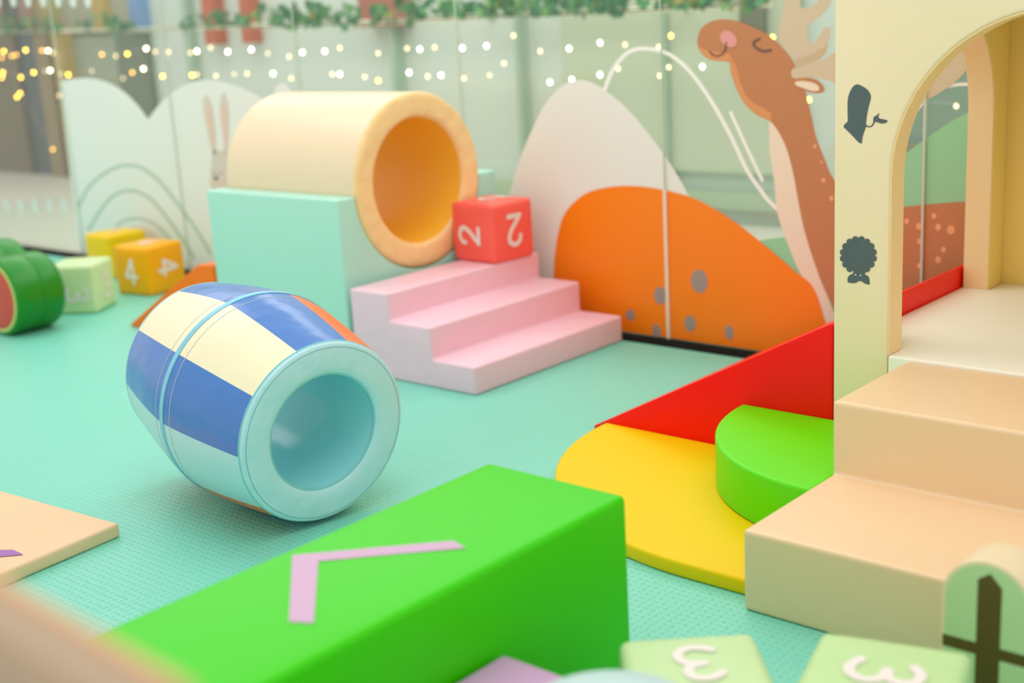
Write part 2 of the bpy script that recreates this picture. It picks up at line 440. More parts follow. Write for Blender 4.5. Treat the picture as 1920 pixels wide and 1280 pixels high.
def light_string(pts, Y, label):
    pts = sorted(pts)
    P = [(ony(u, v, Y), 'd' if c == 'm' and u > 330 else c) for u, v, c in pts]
    t = thing('fairy_lights', label, 'string lights', (P[0][0].x, Y, P[0][0].z), 0, 'fairy light strings beyond the glass')
    o = Vector(t.location)
    obj('wire', tube([p+Vector((0, 0.006, 0.012)) for p, c in P], 0.0012, 5), wire_m, t)
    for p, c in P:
        b = bpy.data.objects.new('bulb_or_reflection', bulb_mesh(c)); b.location = p-o; link(b, t)
    return t
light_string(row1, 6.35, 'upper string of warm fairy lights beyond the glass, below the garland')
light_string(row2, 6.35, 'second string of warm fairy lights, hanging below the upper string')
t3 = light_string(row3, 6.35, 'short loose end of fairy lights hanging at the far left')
p = ony(32, 182, 6.35); p2 = ony(30, 114, 6.352)
obj('cord', tube([p, p.lerp(p2, 0.5), p2], 0.0012, 5), wire_m, t3)

# ------------------------------------------------------------------ decals on the glass
def plane_pts(pix, y):
    out = []
    for u, v in pix:
        p = ony(u, v, y); out.append((p.x, max(0.012, p.z)))
    return out
def decal_bm(polys, layer, bm=None):
    y = YG-0.0022-0.0011*layer
    bm = bm or bmesh.new()
    for pix in polys:
        pts = plane_pts(pix, y)
        cl = [pts[0]]
        for q in pts[1:]:
            if (Vector(q)-Vector(cl[-1])).length > 1e-4: cl.append(q)
        if (Vector(cl[0])-Vector(cl[-1])).length < 1e-4: cl.pop()
        v0 = [bm.verts.new((q[0], y, q[1])) for q in cl]
        v1 = [bm.verts.new((q[0], y+0.0008, q[1])) for q in cl]
        bm.faces.new(v0); bm.faces.new(v1[::-1])
        for i in range(len(cl)): bm.faces.new((v0[i], v1[i], v1[(i+1) % len(cl)], v0[(i+1) % len(cl)]))
    return bm
def decal(name, polys, layer, m, label=None, cat='wall decal', parent=None):
    o = obj(name, decal_bm(polys, layer), m, parent, smooth=False)
    if label and parent is None: tag(o, label, cat)
    elif label: o['label'] = label
    return o
def dthing(name, label, u=0, v=0):
    p = ony(u, v, YG)
    return thing(name, label, 'wall decal', (p.x, YG-0.002, 0))
white_d = mat('decal_white', (236, 237, 229), 0.35); line_d = mat('decal_sage_line', (186, 204, 186), 0.4)
# left double hill with arcs
hl = [(111, 152)] + [tuple(p) for p in spline([(113, 152), (144, 147), (172, 147), (200, 154), (231, 171), (256, 195), (277, 223)])] + \
     [tuple(p) for p in spline([(279, 222), (301, 193), (329, 169), (357, 155), (386, 150), (419, 154), (460, 168), (500, 192), (545, 235), (585, 300), (615, 380), (635, 470), (645, 560)])] + [(150, 560), (158, 480)]
hl = [p for p in hl if True]
t = dthing('hill_decal', 'white twin-peaked hill decal with sage arcs on the left glass', 277, 300)
decal('hill', [hl[:-2] + [(640, 640), (153, 500)]], 1, white_d, parent=t)
decal('arc', [ribbon(spline([(147, 387), (166, 351), (194, 326), (222, 312), (245, 310), (270, 317), (301, 342), (335, 385), (369, 432), (394, 475)]), 6)], 2, line_d, parent=t)
decal('arc', [ribbon(spline([(166, 430), (189, 393), (211, 368), (234, 358), (256, 359), (282, 373), (312, 407), (346, 455), (363, 483)]), 6)], 2, line_d, parent=t)
decal('arc', [ribbon(spline([(200, 455), (222, 421), (242, 411), (262, 410), (284, 417), (307, 435), (330, 462)]), 5)], 2, line_d, parent=t)
decal('warm_reflection', [spline([(215, 470), (235, 432), (262, 424), (290, 438), (312, 470)]) + [(280, 490), (240, 490)]], 2, mat('decal_warm_reflection', (232, 214, 194), 0.4), parent=t)  # peach patch paints a small warm reflection onto the hill
# rabbit
t = dthing('rabbit_decal', 'long-eared rabbit decal on the white twin hill behind the tunnel', 405, 300)
rb = mat('decal_rabbit', (218, 208, 194), 0.4); rp_ = mat('decal_rabbit_pink', (232, 200, 182), 0.4)
decal('rabbit_head', [spline([(399, 286), (410, 282), (422, 284), (430, 296), (433, 316), (430, 345), (424, 380), (404, 380), (396, 350), (395, 328)], True)], 2, rb, parent=t)
for e in ([(380, 192), (385, 178), (393, 185), (399, 204), (404, 250), (404, 284), (400, 288), (394, 272), (384, 220)], [(412, 197), (417, 174), (425, 183), (429, 209), (428, 262), (425, 284), (421, 284), (417, 251), (413, 220)]):
    decal('ear', [spline(e, True)], 2, rb, parent=t)
for e in ([(383, 206), (388, 198), (394, 208), (400, 240), (402, 280), (396, 268), (387, 225)], [(414, 205), (419, 196), (425, 206), (426, 255), (423, 278), (418, 250)]):
    decal('inner_ear', [spline(e, True)], 3, rp_, parent=t)
decal('nose', [disc(405, 334, 3.4, 3.8)], 3, mat('decal_dark_brown', (70, 52, 46), 0.5), parent=t)
for u in (399, 414): decal('cheek', [disc(u, 342, 6, 5)], 2.5, rp_, parent=t)
for e in ([(398, 322), (401, 327), (404, 324)], [(410, 325), (413, 327), (416, 322)]): decal('eye', [ribbon(e, 1.6)], 3, mat('decal_eye_tan', (170, 150, 120), 0.5), parent=t)
decal('hill_decal', [spline([(495, 260), (506, 200), (514, 172), (520, 160), (529, 156), (538, 161), (546, 174), (566, 215), (590, 290)]) + [(610, 420), (480, 420)]], 0, white_d, 'small white hill decal peeking above the cream tunnel')
# right white hill and the lines
decal('hill_decal', [[tuple(p) for p in spline([(905, 600), (922, 480), (940, 410), (956, 360), (967, 320), (989, 262), (1016, 205), (1042, 171), (1064, 155), (1087, 150), (1110, 155), (1131, 167), (1172, 200), (1207, 240), (1243, 287), (1270, 329), (1290, 366), (1312, 420), (1335, 500), (1350, 700)])]], 1, white_d, 'tall rounded white hill decal behind the red number cube')
dl = mat('decal_white_line', (250, 250, 244), 0.4)
decal('line_decal', [ribbon(spline([(1134, 167), (1146, 137), (1160, 115), (1180, 97), (1204, 91), (1240, 96), (1270, 112), (1300, 142), (1335, 192), (1370, 255), (1400, 318), (1425, 355), (1440, 375), (1462, 396)]), 7)], 2, dl, 'tall white outlined hill curve on the glass by the deer', 'wall decal')
decal('line_decal', [ribbon([(1370, 211), (1400, 277), (1429, 338)], 6)], 2, dl, 'short straight white line decal under the deer chin', 'wall decal')
decal('line_decal', [ribbon(spline([(1700, 230), (1740, 182), (1775, 163), (1813, 158), (1850, 168)]), 6)], 1, dl, 'white curved line decal seen through the playhouse arch', 'wall decal')
# green hill, deer, orange hill
decal('hill_decal', [spline([(1330, 500), (1413, 455), (1470, 444), (1530, 430), (1590, 385), (1640, 338), (1692, 293), (1750, 250), (1813, 212), (1880, 190), (1940, 190)]) + [(1940, 620), (1330, 690)]], 1, mat('decal_green', (152, 214, 166), 0.4), 'sage green hill decal behind the deer and the playhouse')
t = dthing('deer_decal', 'brown sleepy deer decal with antlers on the glass by the playhouse', 1480, 400)
br = mat('decal_deer_brown', (196, 130, 84), 0.4); brl = mat('decal_deer_light', (224, 150, 92), 0.4)
crm = mat('decal_cream', (242, 226, 202), 0.4); ant = mat('decal_antler', (214, 196, 166), 0.4); antd = mat('decal_antler_dark', (206, 182, 146), 0.4)
ink = mat('decal_ink', (108, 78, 74), 0.5); spot = mat('decal_spot', (246, 176, 122), 0.4)
deer = spline([(1307, 76), (1312, 58), (1323, 46), (1340, 38), (1359, 36), (1383, 40), (1407, 49), (1428, 59), (1445, 69), (1462, 84), (1479, 103), (1493, 126), (1510, 172), (1522, 220), (1530, 256), (1547, 300), (1563, 335), (1600, 378), (1640, 390), (1690, 388), (1750, 382), (1813, 378), (1900, 380), (1935, 420)]) + [(1935, 640), (1620, 700)] + \
    spline([(1590, 640), (1557, 565), (1532, 507), (1506, 423), (1486, 320), (1470, 267), (1446, 229), (1423, 218), (1400, 199), (1385, 175), (1375, 151), (1369, 131), (1368, 117), (1354, 115), (1332, 112), (1318, 103), (1309, 89)])
decal('deer_body', [deer], 3, br, parent=t)
decal('muzzle_shade', [spline([(1308, 84), (1316, 91), (1328, 95), (1346, 98), (1364, 100), (1373, 112), (1381, 127), (1390, 158), (1405, 186), (1435, 205), (1447, 213)]) + spline([(1446, 228), (1423, 217), (1400, 198), (1386, 175), (1376, 151), (1370, 131), (1369, 116), (1354, 114), (1332, 111), (1319, 102), (1310, 89)])], 4, brl, parent=t)
decal('chest', [spline([(1442, 232), (1449, 231), (1470, 267), (1486, 320), (1506, 423), (1532, 507), (1557, 570), (1600, 680)]) + spline([(1580, 690), (1548, 608), (1519, 548), (1488, 485), (1459, 405), (1452, 343), (1443, 285)])], 2.5, crm, parent=t)
decal('antler', [[(1490, 112)] + [tuple(p) for p in spline([(1461, 77), (1460, 60), (1465, 34), (1472, 0), (1482, -50), (1494, -60), (1501, -30), (1500, 2), (1502, 14), (1510, 16), (1521, 12), (1534, 2), (1546, -20), (1556, -22), (1560, -4), (1553, 14), (1534, 33), (1517, 46), (1513, 57), (1515, 69), (1522, 80), (1528, 79), (1546, 52), (1552, 50), (1557, 57), (1552, 82), (1540, 108)])] + [(1500, 130)]], 2, ant, parent=t)
decal('antler_shade', [[(1490, 112), (1520, 102), (1553, 83), (1548, 101), (1536, 112), (1510, 122), (1496, 128)]], 2.5, antd, parent=t)
decal('antler', [spline([(1484, 140), (1484, 133), (1490, 127), (1500, 125), (1538, 113), (1564, 98), (1610, 62), (1655, 60), (1700, 78), (1745, 60), (1780, 10), (1815, -20), (1850, -10), (1840, 60), (1813, 129), (1778, 163), (1740, 186), (1712, 197), (1650, 192), (1600, 172), (1564, 156), (1548, 150), (1521, 145), (1490, 147)], True)], 4, ant, parent=t)
decal('ear', [spline([(1486, 150), (1503, 146), (1524, 147), (1540, 156), (1546, 168), (1541, 174), (1528, 175), (1510, 170), (1491, 160)], True)], 5, br, parent=t)
decal('inner_ear', [spline([(1491, 154), (1507, 152), (1526, 156), (1535, 163), (1534, 170), (1521, 170), (1503, 164), (1493, 160)], True)], 6, crm, parent=t)
decal('cheek', [disc(1366, 73, 18, 13.5, 0.75)], 5, mat('decal_pink', (232, 158, 152), 0.4), parent=t)
decal('eye', [ribbon(spline([(1424, 73), (1415, 77), (1413, 84), (1421, 92), (1433, 96), (1445, 94)]), 4)], 5, ink, parent=t)
decal('smile', [ribbon(spline([(1330, 96), (1335, 102), (1344, 105), (1354, 101), (1360, 91), (1361, 80)]), 2.6)], 6, ink, parent=t)
for u, v, r in [(1528, 274, 3.4), (1540, 304, 2.4), (1544, 338, 4), (1559, 372, 4.4), (1700, 415, 5), (1723, 424, 6), (1751, 405, 5), (1759, 426, 6), (1783, 431, 8), (1769, 468, 5), (1759, 487, 6), (1724, 452, 5), (1688, 454, 5), (1724, 498, 5)]:
    decal('coat_spot', [disc(u, v, r*0.92, r*1.08)], 4, spot, parent=t)
t = dthing('hill_decal', 'orange hill decal with grey dots low on the glass by the slide', 1250, 600)
oh = spline([(1048, 660), (1040, 600), (1038, 530), (1040, 480), (1047, 435), (1058, 402), (1080, 376), (1110, 358), (1160, 349), (1220, 352), (1290, 368), (1340, 392), (1390, 425), (1440, 465), (1490, 508), (1525, 540), (1548, 606), (1565, 660)]) + [(1570, 760), (1048, 720)]
decal('hill', [oh], 4, mat('decal_orange', (255, 136, 22), 0.30, spec=0.3), parent=t)
xs_ = -3.058; zt = ony(1248, 354, YG).z
obj('split_line', bm_box(xs_-0.0075, xs_+0.0075, YG-0.0165, YG-0.0068, 0.012, zt), mat('cream_split', (242, 222, 196), 0.5), t, smooth=False)
for u, v, a, b in [(1311, 527, 15.5, 22), (1238, 554, 11.5, 16.5), (1182, 590, 8.5, 10.5), (1231, 621, 7.5, 13.5), (1294, 606, 10.5, 15), (1367, 623, 8, 13.5)]:
    decal('grey_dot', [disc(u, v, a, b, -0.12)], 5, mat('decal_grey', (160, 146, 138), 0.4), parent=t)

# ------------------------------------------------------------------ tunnel, cradle, pink steps
mint = vinyl('mint', (178, 231, 213), 0.42)
CY, CZ, RO, RI, X0, X1 = 3.893, 0.710, 0.367, 0.263, -4.765, -3.925
arc = [(CY+(RO+0.003)*math.cos(a), CZ+(RO+0.003)*math.sin(a)) for a in [PI + (PI+0.08)*k/40 - 0.04 for k in range(41)]]
mz = 0.694
arc = [q for q in arc if q[1] < mz-0.005]
cr = prism([(3.427, 0), (3.427, mz), (arc[0][0]-0.002, mz)] + arc + [(arc[-1][0]+0.002, mz), (4.366, mz), (4.366, 0)], 'X', -4.779, -3.926, 0.010, 3, 45)
tag(obj('tunnel_cradle', cr, mint), 'mint green foam block cradling the cream tunnel', 'foam block')
tun = thing('crawl_tunnel', 'cream cylinder crawl tunnel lying in the mint cradle block', 'tunnel', (X0, CY, CZ-RO))
ax = Vector((1, 0, 0)); org = Vector((0, CY, CZ))
obj('outer_cover', lathe([(X0+0.012, RO), (X0+0.2, RO), (X0+0.5, RO), (X1-0.012, RO)], 96, ax, org), vinyl('cream', (238, 214, 180), 0.32, 0.06, 3.0), tun)
ringm = mat('vinyl_ring_cream', (250, 214, 152), 0.42, 0.5, 14.0)
for s, e in ((1, X1), (-1, X0)):
    obj('end_ring', lathe([(e-s*0.012, RO), (e-s*0.003, RO-0.004), (e+s*0.001, RO-0.009), (e+s*0.004, RO-0.020), (e+s*0.005, RO-0.034), (e+s*0.005, RI+0.03), (e+s*0.004, RI+0.016), (e+s*0.001, RI+0.008), (e-s*0.004, RI+0.003), (e-s*0.014, RI)], 96, ax, org), ringm, tun)
obj('inner_lining', lathe([(X0+0.013, RI+0.0005), (X1-0.013, RI+0.0005)], 96, ax, org), vinyl('amber_lining', (255, 198, 62), 0.36, 0.20, 4.0), tun)
pk = vinyl('pink', (244, 204, 220), 0.42, 0.45, 7.0)
q = [0.1097, 0.236, 0.3458]; a_ = [-3.8819, -3.6665, -3.4467, -3.2287]
st = prism([(a_[3], 0), (a_[3], q[0]), (a_[2], q[0]), (a_[2], q[1]), (a_[1], q[1]), (a_[1], q[2]), (a_[0], q[2]), (a_[0], 0)], 'Y', 3.411, 4.335, 0.011, 3)
tag(obj('foam_steps', st, pk), 'low pink foam staircase of three steps beside the tunnel', 'foam steps')
# orange ramp on the far side
rm = prism([(-5.50, 0), (-5.50, 0.012), (-4.90, 0.352), (-4.785, 0.362), (-4.785, 0)], 'Y', 3.42, 4.33, 0.010, 3, 20)
tag(obj('foam_ramp', rm, vinyl('orange', (255, 122, 10), 0.4, 0.1, 7.0, 0.25)), 'orange foam ramp leading up to the mint cradle behind the barrel', 'ramp')

# ------------------------------------------------------------------ number cubes
dig_w = mat('print_white', (240, 230, 224), 0.5)
dig_p = mat('print_offwhite', (238, 226, 222), 0.5)
def cube(label, rgb, name, x, y, yaw, s=0.25, z=0.0, faces=(), m=dig_w, group='soft number cubes'):
    t = thing('number_cube', label, 'number cube', (x, y, z), yaw, group)
    obj('cover', soft_box(s, s, s, 0.017, 0.006), vinyl('cube_'+name, rgb, 0.42, 0.40, 9.0, 0.3), t, world=False, angle=70)
    for (ch, face, size, turn, sh) in faces:
        digit(t, ch, face, size, turn, s/2, s/2, m, shift=sh)
    return t
cube('red number cube with white twos on the top pink step', (255, 104, 92), 'red', -3.778, 4.165, math.radians(-3), 0.25, 0.3462,
     [('2', '-Y', 0.115, PI/2, (-.01, -.01)), ('2', '+X', 0.125, PI, (0, 0.005)), ('2', '+Z', 0.12, PI, (0, 0.01))])
def cc(cx, cy, yaw, sx, sy, s):
    return cx+(math.cos(yaw)*sx-math.sin(yaw)*sy)*s/2, cy+(math.sin(yaw)*sx+math.cos(yaw)*sy)*s/2
yw = math.radians(9.5); x, y = cc(-6.005, 3.885, yw, -1, 1, 0.262)
cube('orange yellow number cube with white fours in front of the white hill', (250, 176, 0), 'amber', x, y, yw, 0.262, 0,
     [('4', '-Y', 0.125, 0, (0, 0)), ('4', '+X', 0.125, -PI/2, (0, 0.01)), ('4', '+Z', 0.12, 0, (0, 0))])
cube('lemon yellow number cube behind the orange yellow cube', (250, 206, 0), 'yellow', -6.78, 4.19, math.radians(2), 0.25, 0,
     [('1', '+Z', 0.12, 0.4, (0, 0))])
yw = math.radians(34); x, y = cc(-5.915, 3.50, yw, -1, 1, 0.25)
cube('pale green number cube beside the watermelon roll', (204, 230, 176), 'pale_green', x, y, yw, 0.25, 0,
     [('3', '-Y', 0.115, -PI/2, (0.03, -0.02)), ('3', '+X', 0.115, 0, (0, 0))])
yw = math.radians(42); x, y = cc(-1.356, 1.774, yw, 1, -1, 0.25)
cube('pale green number cube in the foreground, the one nearer the green block', (198, 226, 168), 'leaf_green', x, y, yw, 0.25, 0,
     [('3', '+Z', 0.112, PI+0.10, (0.008, 0.006))])
yw = math.radians(15.5); x, y = cc(-1.058, 1.998, yw, 1, -1, 0.262)
cube('pale green number cube in the foreground, the one nearer the fence', (192, 224, 160), 'leaf_green_b', x, y, yw, 0.262, 0,
     [('3', '+Z', 0.118, -PI/2+0.02, (0.004, -0.002))])
x0 = -1.503
tl = thing('number_cube', 'lilac foam cube in the foreground against the green block', 'foam cube', (x0+0.125, 1.614-0.125, 0))
obj('cover', soft_box(0.245, 0.25, 0.25, 0.014, 0.004), vinyl('lilac', (206, 160, 206), 0.45), tl, world=False, angle=70)

# ------------------------------------------------------------------ green block with chevron
gr = vinyl('green', (104, 214, 44), 0.34, 0.05, 3.0)
GX0, GX1, GY0, GY1, GZ = -1.8919, -1.5133, 0.84, 2.0269, 0.42
t = thing('foam_beam', 'long bright green foam beam with a lilac chevron on top', 'foam block', ((GX0+GX1)/2, (GY0+GY1)/2, 0))
obj('body', soft_box(GX1-GX0, GY1-GY0, GZ, 0.014, 0.003), vinyl('green_beam', (62, 206, 0), 0.36, 0.10, 4.0, 0.2), t, world=False, angle=70)
chev = [(-1.862, 1.436), (-1.641, 1.660), (-1.608, 1.642), (-1.801, 1.447), (-1.606, 1.270), (-1.647, 1.249)]
chev = [onz(u, v, GZ+0.0045) for u, v in ((548, 1040), (850, 1013), (872, 1026), (597, 1051), (588, 1167), (542, 1164))]
bm = bmesh.new(); bm.faces.new([bm.verts.new((p.x, p.y, GZ+0.0045)) for p in chev])
r = bmesh.ops.extrude_face_region(bm, geom=bm.faces[:])
bmesh.ops.translate(bm, verts=[g for g in r['geom'] if isinstance(g, bmesh.types.BMVert)], vec=(0, 0, -0.0035))
obj('chevron', bm, mat('print_lilac', (206, 166, 200), 0.5), t, smooth=False)

# ------------------------------------------------------------------ barrel
BC = Vector((-3.0658, 2.3084, 0.3178)); by, bt = -0.1556, -0.1163
BA = Vector((math.cos(by)*math.cos(bt), math.sin(by)*math.cos(bt), math.sin(bt)))
BL, Br, BR_, Bi = 0.3506, 0.2624, 0.3173, 0.1696
t = thing('foam_barrel', 'blue and cream panelled foam barrel tunnel lying on the mint floor', 'barrel', (BC.x, BC.y, 0))
blue, creamb, aqua, orb = vinyl('blue', (68, 124, 200), 0.24, 0.40, 7.0), vinyl('barrel_cream', (246, 236, 200), 0.34, 0.30, 7.0), vinyl('aqua', (180, 226, 230), 0.34, 0.30, 7.0), vinyl('barrel_orange', (240, 128, 74), 0.38, 0.08, 8.0)
PAN = [(-1, 36.6, 0), (36.6, 73.8, 1), (73.8, 109.8, 0), (109.8, 146, 3), (146, 180, 2), (180, 216, 0), (216, 252, 1), (252, 288, 0), (288, 318, 3), (318, 359, 2)]
def bprof(s, d=0.0): return BR_-(BR_-Br)*abs(s/BL)**1.35+d
prof = [(s, bprof(s)) for s in [-BL+0.012+(2*BL-0.024)*k/36 for k in range(37)]]
NB = 180
def pick(lo, hi, deg): return lo <= deg < hi or lo <= deg-360 < hi or lo <= deg+360 < hi
# each sewn panel its own mesh
full = prof
a = BA; hh = a.cross(Vector((0, 0, 1))).normalized(); vv = hh.cross(a)
names = ['panel']*10
for lo, hi, mi in PAN:
    bm = bmesh.new(); n = 14; prev = None
    for s, r in full:
        row = [bm.verts.new(BC+a*s+(hh*math.cos(math.radians(lo+(hi-lo)*k/n))+vv*math.sin(math.radians(lo+(hi-lo)*k/n)))*r) for k in range(n+1)]
        if prev:
            for k in range(n): bm.faces.new((prev[k], prev[k+1], row[k+1], row[k]))
        prev = row
    o = obj('panel', bm, (blue, creamb, aqua, orb)[mi], t)
    o['label'] = ('blue panel', 'cream panel', 'aqua panel', 'orange panel')[mi]
for s in (1, -1):
    e = s*BL
    obj('end_ring', lathe([(e-s*0.013, Br-0.0005), (e-s*0.003, Br+0.001), (e+s*0.002, Br-0.003), (e+s*0.0045, Br-0.008), (e+s*0.006, Br-0.016), (e+s*0.006, Bi+0.026), (e+s*0.004, Bi+0.014), (e+s*0.000, Bi+0.006), (e-s*0.006, Bi+0.0015), (e-s*0.020, Bi)], 96, a, BC),
        vinyl('ring_aqua', (188, 227, 240), 0.34, 0.5, 12.0), t, angle=24)
    obj('piping', lathe([(e-s*0.010+0.003*math.cos(q), Br+0.0005+0.003*math.sin(q)) for q in [2*PI*k/8 for k in range(8)]], 96, a, BC, closed=True), vinyl('piping_aqua', (132, 206, 208), 0.4, 0.0), t)
for s in (1, -1):
    e = s*BL
    obj('stitching', lathe([(e+s*0.0052+0.001*math.cos(q), Br-0.012+0.001*math.sin(q)) for q in [2*PI*k/6 for k in range(6)]], 96, a, BC, closed=True), mat('stitch_teal', (110, 170, 176), 0.6), t)
    obj('piping', lathe([(e-s*0.006+0.003*math.cos(q), Bi+0.001+0.003*math.sin(q)) for q in [2*PI*k/8 for k in range(8)]], 96, a, BC, closed=True), vinyl('piping_aqua', (132, 206, 208), 0.4, 0.0), t)
obj('inner_lining', lathe([(-BL+0.013, Bi), (-0.1, Bi+0.001), (0.1, Bi+0.001), (BL-0.013, Bi)], 96, a, BC), vinyl('teal_lining', (158, 230, 238), 0.24, 0.30, 6.0), t)
obj('middle_band', lathe([(-0.010, bprof(-0.01, 0.0004)), (-0.009, bprof(0, 0.0022)), (0.009, bprof(0, 0.0022)), (0.010, bprof(0.01, 0.0004))], 128, a, BC), vinyl('band_blue', (128, 200, 226), 0.4, 0.0), t)
stitch = mat('stitch_thread', (196, 204, 214), 0.6)
for s in (-0.042, 0.042):
    obj('stitching', lathe([(s+0.0011*math.cos(q), bprof(s)+0.0003+0.0011*math.sin(q)) for q in [2*PI*k/6 for k in range(6)]], 128, a, BC, closed=True), stitch, t)

# ------------------------------------------------------------------ playhouse
HX0, HXC, HR = -1.7204, -1.128, 0.43
HX1 = 2*HXC-HX0
HY0, HY1, HT = 3.310, 4.415, 0.082
HZ, PZ = 1.66, 0.402
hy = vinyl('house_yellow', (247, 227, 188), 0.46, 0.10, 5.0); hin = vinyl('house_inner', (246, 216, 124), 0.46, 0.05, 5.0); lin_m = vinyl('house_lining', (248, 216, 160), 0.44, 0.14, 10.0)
house = thing('playhouse', 'pale yellow foam playhouse with arched openings and animal silhouettes', 'playhouse', (HXC, (HY0+HY1)/2, 0))
def arch_outline(c, r, spring, z0, n=28):
    return [(c+r, z0)] + [(c+r*math.cos(PI*k/n), spring+r*math.sin(PI*k/n)) for k in range(n+1)] + [(c-r, z0)]
SPF = 0.895
fw = prism([(HX0, 0), (HX0, HZ), (HX1, HZ), (HX1, 0)] + arch_outline(HXC, HR, SPF, 0), 'Y', HY0, HY0+HT, 0.007, 3, 50)
obj('front_wall', fw, hy, house)
SY, SR, SPS = 3.865, 0.356, 0.985
for nm, xa, xb in (('side_wall', HX0, HX0+0.088), ('side_wall', HX1-0.088, HX1)):
    sw = prism([(HY0+HT, 0), (HY0+HT, HZ), (HY1-HT, HZ), (HY1-HT, 0)] + arch_outline(SY, SR, SPS, 0), 'X', xa, xb, 0.006, 3, 50)
    obj(nm, sw, hin, house)
obj('rear_wall', prism([(HX0, 0), (HX0, HZ), (HX1, HZ), (HX1, 0)], 'Y', HY1-HT, HY1, 0.007), hin, house)
obj('roof', bevel(bm_box(HX0-0.03, HX1+0.03, HY0-0.03, HY1+0.01, HZ, HZ+0.09), 0.012), hy, house)
def arch_lining(c, r, spring, z0, axis, a0, a1, th=0.005):
    o_ = arch_outline(c, r, spring, z0); i_ = arch_outline(c, r-th, spring, z0)
    return prism(o_ + i_[::-1], axis, a0, a1)
obj('arch_lining', arch_lining(HXC, HR, SPF, PZ, 'Y', HY0+0.004, HY0+HT-0.002), lin_m, house)
obj('arch_lining', arch_lining(SY, SR, SPS, PZ, 'X', HX0+0.004, HX0+0.086), lin_m, house)
obj('arch_lining', arch_lining(SY, SR, SPS, PZ, 'X', HX1-0.086, HX1-0.004), lin_m, house)
def on_front(pix):
    return [(ony(u, v, HY0-0.0012).x, ony(u, v, HY0-0.0012).z) for u, v in pix]
def silhouette(name, polys, m, off=0.0012):
    bm = bmesh.new()
    for poly in polys:
        bm.faces.new([bm.verts.new((q[0], HY0-off, q[1])) for q in on_front(poly)])
    return obj(name, bm, m, house, smooth=False)
slate = mat('print_slate', (82, 96, 100), 0.5)
S5 = 160/476
def cv(pts): return [(1560+x*S5, 130+y*S5) for x, y in pts]
whale = spline(cv([(88, 290), (87, 180), (98, 130), (118, 96), (140, 84), (165, 92), (195, 112), (212, 135), (216, 158), (205, 205), (195, 250), (190, 290), (189, 305)]), n=4) + \
    [tuple(p) for p in cv([(196, 314), (208, 317), (220, 312), (228, 300), (230, 288)])] + spline(cv([(230, 285), (231, 270), (238, 262), (252, 254), (262, 243)]), n=3) + \
    spline(cv([(262, 256), (258, 266), (270, 276), (295, 280), (311, 287)]), n=3) + spline(cv([(310, 290), (295, 300), (272, 301), (252, 294), (240, 292)]), n=3) + \
    [tuple(p) for p in cv([(236, 300), (228, 314), (216, 322), (202, 323), (192, 319)])] + spline(cv([(189, 320), (180, 345), (170, 375), (166, 413)]), n=3) + [tuple(p) for p in cv([(150, 409), (110, 366), (64, 321), (67, 311)])]
silhouette('whale_print', [whale], slate)
cx_, cy_ = 147, 1037
shp = []
for k in range(16):
    an = -PI/2 + 2*PI*(k+0.5)/16
    if 0.18*PI*2 < 0: pass
    px, py = cx_+86*math.cos(an), cy_+90*math.sin(an)
    shp.append(cv(disc(px, py, 18.5, 18.5, n=18)))
shp = [s for i, s in enumerate(shp) if i not in (7, 8)]
core = cv(disc(cx_, cy_, 86, 91, n=40))
face = spline(cv([(118, 1115), (178, 1115), (190, 1128), (182, 1142), (205, 1158), (210, 1198)]), n=3) + spline(cv([(208, 1200), (185, 1195), (165, 1182), (148, 1180)]), n=3) + spline(cv([(135, 1190), (112, 1192), (87, 1187)]), n=3) + spline(cv([(86, 1165), (97, 1148), (118, 1138)]), n=3)
bm = bmesh.new()
for k, poly in enumerate([core, face]+shp):
    bm.faces.new([bm.verts.new((p[0], HY0-0.0012-0.00004*k, p[1])) for p in on_front(poly)])
sheep = obj('sheep_print', bm, slate, house, smooth=False)
silhouette('sheep_eyes', [cv(disc(133, 1145, 4, 5, n=12)), cv(disc(160, 1148, 4, 5, n=12))], mat('print_eye', (236, 232, 210), 0.5), 0.0026)
# white platform floor inside
pm = mat('vinyl_platform_white', (248, 244, 226), 0.5, 0.16, 5.0)
e = 0.003
PXA, PXB = HXC-HR+e, HXC+HR-e
pts = [(PXA, HY0), (PXB, HY0), (PXB, HY0+HT+e), (HX1-0.088-e, HY0+HT+e), (HX1-0.088-e, SY-SR+e), (HX1, SY-SR+e), (HX1, SY+SR-e), (HX1-0.088-e, SY+SR-e), (HX1-0.088-e, HY1-HT-e), (HX0+0.088+e, HY1-HT-e), (HX0+0.088+e, SY+SR-e), (HX0, SY+SR-e), (HX0, SY-SR+e), (HX0+0.088+e, SY-SR+e), (HX0+0.088+e, HY0+HT+e), (PXA, HY0+HT+e)]
tag(obj('playhouse_platform', prism(pts, 'Z', 0, PZ, 0.006, 3, 45), pm), 'white padded platform floor inside the yellow playhouse', 'platform')
# peach stairs
pe = vinyl('peach', (240, 206, 164), 0.34, 0.16, 5.0, 0.6)
ps = prism([(2.4435, 0), (2.4435, 0.2018), (2.8767, 0.2018), (2.8767, 0.396), (3.306, 0.396), (3.306, 0)], 'X', -1.497, -0.76, 0.013, 4)
tag(obj('foam_steps', ps, pe), 'peach foam staircase of two deep steps in front of the playhouse', 'foam steps')
